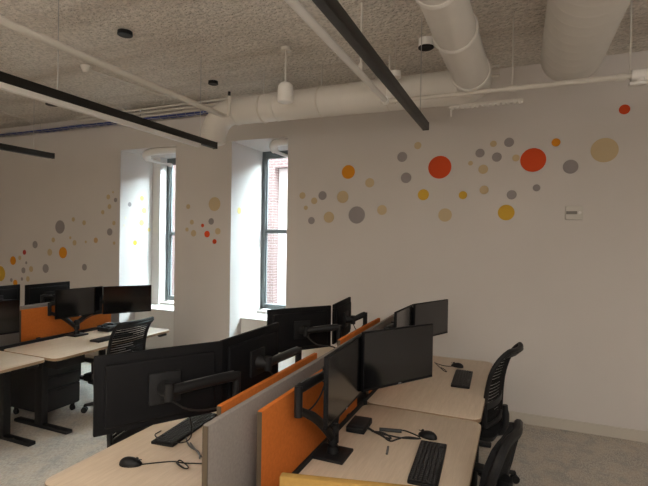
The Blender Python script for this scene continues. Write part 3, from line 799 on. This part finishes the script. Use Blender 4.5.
tag(MB().tube([(-.725, 2.59, DZ + .010), (-.60, 2.62, DZ + .010)], .011, 8).obj('cable_tie', M['cable']), 'short black cable bundle lying behind the tangle on the right front desk', 'cable', 'desk cables')
tag(MB().tube([(-.622, 2.40, DZ + .006), (-.607, 2.318, DZ + .006)], .006, 8).obj('cable_plug', M['cablegrey']), 'loose cable plug on the right front desk pointing at the camera', 'plug')
cable('thin cable loops left of the mouse on the right rear desk', [
    [(-.68, 4.25, R_), (-.62, 4.12, R_), (-.56, 4.0, R_), (-.53, 3.98, R_), (-.56, 4.05, R_), (-.60, 4.1, R_)],
    [(-.66, 4.22, R_), (-.58, 4.16, R_), (-.50, 4.19, R_)]], M['cable'], .0035)
t = thing('docking_station', 'black docking box against the rail on the right front desk', 'docking station', (-.845, 2.58, DZ), math.radians(2))
MB().box((0, 0, .020), (.11, .18, .036), .006).obj('housing', M['black'], t)
MB().box((.0, 0, .039), (.09, .15, .004), .001).obj('lid', M['dark'], t)
for i in range(3): MB().box((.056, -.05 + i * .04, .020), (.003, .02, .012), .001).obj('port', M['dark'], t)
for yy in (-.07, .07): MB().box((0, yy, .002), (.08, .02, .004)).obj('rubber_foot', M['black'], t)
t = thing('desk_phone', 'black phone-like box before the right end of the left orange screen', 'docking station', (-4.40, 3.98, DZ), math.radians(4))
MB().box((0, 0, .025), (.16, .22, .046), .008).obj('housing', M['black'], t)
MB().box((.02, -.02, .052), (.09, .10, .012), .004).obj('lid', M['dark'], t)
MB().tube([(-.04, -.08, .055), (-.04, 0, .075), (-.04, .08, .055)], .018, 10, 1).obj('handset', M['black'], t)
# papers and things on the second left desk
t = thing('paper_stack', 'white papers behind the orange screen below the near window', 'papers', (-1.42, 2.78, DZ), .3)
for i in range(3): MB().box((.004 * i, .003 * i, .004 + .007 * i), (.21, .297, .006), .0005, 1, RZ(.12 * i)).obj('sheet', M['paper'], t)

# ------------------------------------------------------------------ pedestal
t = thing('pedestal', 'black mobile pedestal under the desk in the left row', 'cabinet', (-4.49, 3.25, 0))
MB().span((-.26, -.20, .085), (.245, .20, .575), .005).obj('body', M['dark'], t)
for z0, z1 in ((.10, .30), (.305, .43), (.435, .56)):
    d = MB().span((.245, -.195, z0), (.262, .195, z1), .003).obj('drawer', M['dark'], t)
    MB().span((.262, -.06, z1 - .02), (.267, .06, z1 - .008), .001).obj('handle', M['black'], d)
for xx in (-.21, .20):
    for yy in (-.16, .16):
        c = MB().cyl((xx, yy - .012, .030), (xx, yy + .012, .030), .030).box((xx, yy, .065), (.03, .03, .045), .004).obj('caster', M['black'], t)
MB().span((-.62, .13, .58), (-.15, .43, .702), .004).obj('underdesk_drawer', M['blackmetal'], d4)

# ------------------------------------------------------------------ chairs
def make_chair(label, dz=0.0, star=.3, tw=.192, bw=0.0, arms=True):
    t = thing('office_chair', label, 'chair', (0, 0, 0), 0, 'black mesh office chairs')
    MB().prism(rrect(-.24, -.20, .24, .27, .09), .43 + dz, .49 + dz, .018).obj('seat', M['fabricblack'], t)
    MB().prism(rrect(-.20, -.18, .20, .22, .05), .395 + dz, .43 + dz, .004).obj('seat_pan', M['black'], t)
    prof = [(.50, -.165), (.60, -.165), (.70, -.17), (.80, -.182), (.90, -.207), (.97, -.24), (1.02, -.275), (1.055, -.312)]
    def pt(u, i):                       # u in -1..1 across, curved
        z, y = prof[i]; w_ = (.225 - bw, .23 - bw, .23 - bw, .226 - bw, .222 + (tw - .192) * .25, .212 + (tw - .192) * .6, tw + .008, tw)[i]
        return Vector((u * w_, y + .035 * u * u, z))
    prof = [(z + dz, y) for z, y in prof]; n = len(prof)
    left = [pt(-1, i) for i in range(n)]; right = [pt(1, i) for i in range(n)]
    top = [pt(u, n - 1) for u in (-.9, -.5, 0, .5, .9)]; bot = [pt(u, 0) for u in (.9, .5, 0, -.5, -.9)]
    k = MB().tube(left + top + right[::-1] + bot + [left[0]], .017, 10, 1)
    k.grid([[pt(u, i) + Vector((0, .0, 0)) for u in (-1, -.6, -.2, .2, .6, 1)] for i in (n - 2, n - 1)], .024)
    k.obj('back_frame', M['black'], t)
    def at(z, u):
        for i in range(n - 1):
            if prof[i][0] <= z <= prof[i + 1][0] + 1e-6:
                f = (z - prof[i][0]) / (prof[i + 1][0] - prof[i][0]); return pt(u, i).lerp(pt(u, i + 1), f)
    k = MB()
    z = .525 + dz
    while z < 1.02 + dz:
        k.grid([[at(min(z + h, 1.05 + dz), u) for u in (-.97, -.65, -.33, 0, .33, .65, .97)] for h in (0, .019)], .003)
        z += .0245
    k.obj('back_mesh', M['fabricblack'], t)
    MB().tube([(0, -.10, .40 + dz), (0, -.215, .42 + dz), (0, -.225, .52 + dz), (0, -.215, .62 + dz)], [.03, .032, .026, .02], 10, 2).obj('back_support', M['black'], t)
    MB().grid([[at(z_ + dz, u) + Vector((0, -.006, 0)) for u in (-.9, -.5, 0, .5, .9)] for z_ in (.62, .665)], .012).obj('lumbar_strip', M['dark'], t)
    for sx in ((-1, 1) if arms else ()):
        a = MB().tube([(sx * .20, 0, .42 + dz), (sx * .275, 0, .43 + dz), (sx * .285, .0, .55 + dz), (sx * .285, .0, .665 + dz)], [.018, .018, .02, .02], 10, 2).obj('armrest', M['black'], t)
        MB().box((sx * .285, .07, .675 + dz), (.075, .20, .026), .012, 3).obj('arm_pad', M['black'], a)
    MB().cyl((0, 0, .10), (0, 0, .28), .03).cyl((0, 0, .26), (0, 0, .40 + dz), .018).obj('gas_lift', M['black'], t)
    MB().box((0, .0, .385 + dz), (.16, .20, .045), .012).obj('tilt_mechanism', M['dark'], t)
    for i in range(5):
        a = 2 * PI * i / 5 + star
        c, s_ = math.cos(a), math.sin(a)
        lg = MB().tube([(c * .02, s_ * .02, .11), (c * .16, s_ * .16, .098), (c * .31, s_ * .31, .075)], [.028, .022, .016], 8, 1).obj('leg', M['black'], t)
        q = RZ(a)
        MB().cyl(q @ Vector((.31, -.024, .03)), q @ Vector((.31, -.006, .03)), .03).cyl(q @ Vector((.31, .006, .03)), q @ Vector((.31, .024, .03)), .03).cyl((c * .31, s_ * .31, .03), (c * .31, s_ * .31, .08), .009).obj('caster', M['black'], lg)
    return t
ch = make_chair('tall black mesh chair at the right rear desk, seen edge on', .02, tw=.15, bw=.02, arms=False)
ch.location = (-.275, 3.69, 0); ch.rotation_euler = (0, 0, math.radians(90 - 13))
cl = make_chair('black mesh chair with its back to the camera in the left row', -.085, 1.0, .215)
cl.location = (-3.87, 3.60, 0); cl.rotation_euler = (0, 0, math.radians(90 - 2))
dup(cl, (-2.16, 2.31, 0), math.radians(-90 + 3), 'black chair at the left front desk, hidden behind the biggest monitor')
dup(cl, (-5.60, 3.45, 0), math.radians(-90), 'black chair on the far side of the left row, only its base showing')
def make_low_chair(label, loc, rz):
    t = thing('padded_chair', label, 'chair', loc, rz)
    MB().prism(rrect(-.24, -.20, .24, .26, .09), .44, .50, .02).obj('seat', M['fabricblack'], t)
    # padded back, curved across, rounded at the top
    rows = []
    prof = [(.73, -.20, .16), (.75, -.203, .205), (.79, -.21, .225), (.85, -.222, .23), (.91, -.238, .225), (.965, -.254, .19), (.99, -.262, .12)]
    for z, y, w_ in prof:
        rows.append([(u * w_, y + .022 * u * u, z) for u in (-1, -.75, -.5, -.25, 0, .25, .5, .75, 1)])
    MB().grid(rows, .045).obj('backrest', M['fabricblack'], t)
    k = MB().tube([rows[i][0] for i in range(7)] + [rows[6][4]] + [rows[i][8] for i in range(6, -1, -1)] + [rows[0][4], rows[0][0]], .02, 8, 1)
    k.obj('back_rim', M['black'], t)
    MB().tube([(-.08, -.08, .42), (-.12, -.20, .46), (-.12, -.225, .60), (-.10, -.22, .82)], .06, 12, 2, .6).obj('back_support', M['black'], t)
    for sx in (-1, 1):
        a = MB().tube([(sx * .20, 0, .43), (sx * .27, 0, .44), (sx * .28, .0, .64)], .018, 10, 2).obj('armrest', M['black'], t)
        MB().box((sx * .28, .03, .65), (.07, .24, .026), .012, 3).obj('arm_pad', M['black'], a)
    MB().cyl((0, 0, .10), (0, 0, .28), .03).cyl((0, 0, .26), (0, 0, .44), .018).obj('gas_lift', M['black'], t)
    for i in range(5):
        a = 2 * PI * i / 5 + .9
        c, s_ = math.cos(a), math.sin(a)
        lg = MB().tube([(c * .02, s_ * .02, .11), (c * .16, s_ * .16, .098), (c * .31, s_ * .31, .075)], [.028, .022, .016], 8, 1).obj('leg', M['black'], t)
        q = RZ(a)
        MB().cyl(q @ Vector((.31, -.024, .03)), q @ Vector((.31, -.006, .03)), .03).cyl(q @ Vector((.31, .006, .03)), q @ Vector((.31, .024, .03)), .03).cyl((c * .31, s_ * .31, .03), (c * .31, s_ * .31, .08), .009).obj('caster', M['black'], lg)
    return t
make_low_chair('black padded chair at the right front desk, bottom right', (-.24, 2.28, 0), math.radians(90 - 10))

# ------------------------------------------------------------------ light
w = bpy.data.worlds.new('sky'); S.world = w; w.use_nodes = True
bg = w.node_tree.nodes['Background']; bg.inputs[0].default_value = (.82, .95, 1, 1); bg.inputs[1].default_value = SKY
def area(name, loc, rot, sx, sy, e, col):
    l = bpy.data.lights.new(name, 'AREA'); l.shape = 'RECTANGLE'; l.size = sx; l.size_y = sy; l.energy = e; l.color = col
    o = bpy.data.objects.new(name, l); COL.objects.link(o); o.location = loc; o.rotation_euler = rot
    return o
for i, (a, b, z0, z1) in enumerate(BW):
    area('window_daylight', ((a + b) / 2, Y0 - .05, (z0 + z1) / 2), (PI / 2, 0, 0), b - a - .1, z1 - z0 - .1, BACK_E[i], (1, .95, .88))
for i, (a, b, z0, z1) in enumerate(RW):
    area('window_daylight', (X1 + .05, (a + b) / 2, (z0 + z1) / 2), (PI / 2, 0, PI / 2), b - a - .1, z1 - z0 - .1, RIGHT_E[i], (1, .95, .88))
# fill lamps added behind the camera; the upward ones brighten the ceiling
for x, y, e, c in FILL_LAMPS:
    area('fill_lamp', (x, y, 2.74), (0, 0, 0), .06, 2.4, e, c)
    area('fill_lamp', (x, y, 2.86), (PI, 0, 0), .06, 2.4, e * UP, c)

# ------------------------------------------------------------------ camera
cd = bpy.data.cameras.new('camera'); cam = bpy.data.objects.new('camera', cd); COL.objects.link(cam)
f_, ya, pi_, ro = 458.338, .400106, -.00998, .0160413
fw = Vector((-math.sin(ya) * math.cos(pi_), math.cos(ya) * math.cos(pi_), math.sin(pi_)))
r0 = Vector((math.cos(ya), math.sin(ya), 0)); u0 = r0.cross(fw)
rr = r0 * math.cos(ro) + u0 * math.sin(ro); uu = -r0 * math.sin(ro) + u0 * math.cos(ro)
mw = Matrix(((rr.x, uu.x, -fw.x, 0), (rr.y, uu.y, -fw.y, 0), (rr.z, uu.z, -fw.z, 1.85), (0, 0, 0, 1)))
cam.matrix_world = mw
cd.sensor_width = 36; cd.lens = f_ / 648 * 36; cd.clip_start = .05
S.camera = cam
v = S.view_settings
v.view_transform = 'Standard'; v.look = 'None'; v.gamma = 1; v.use_curve_mapping = False; v.exposure = EXPO
S.cycles.max_bounces = 10; S.cycles.diffuse_bounces = 6; S.cycles.transparent_max_bounces = 12
S.cycles.use_denoising = True; S.cycles.sample_clamp_indirect = 8
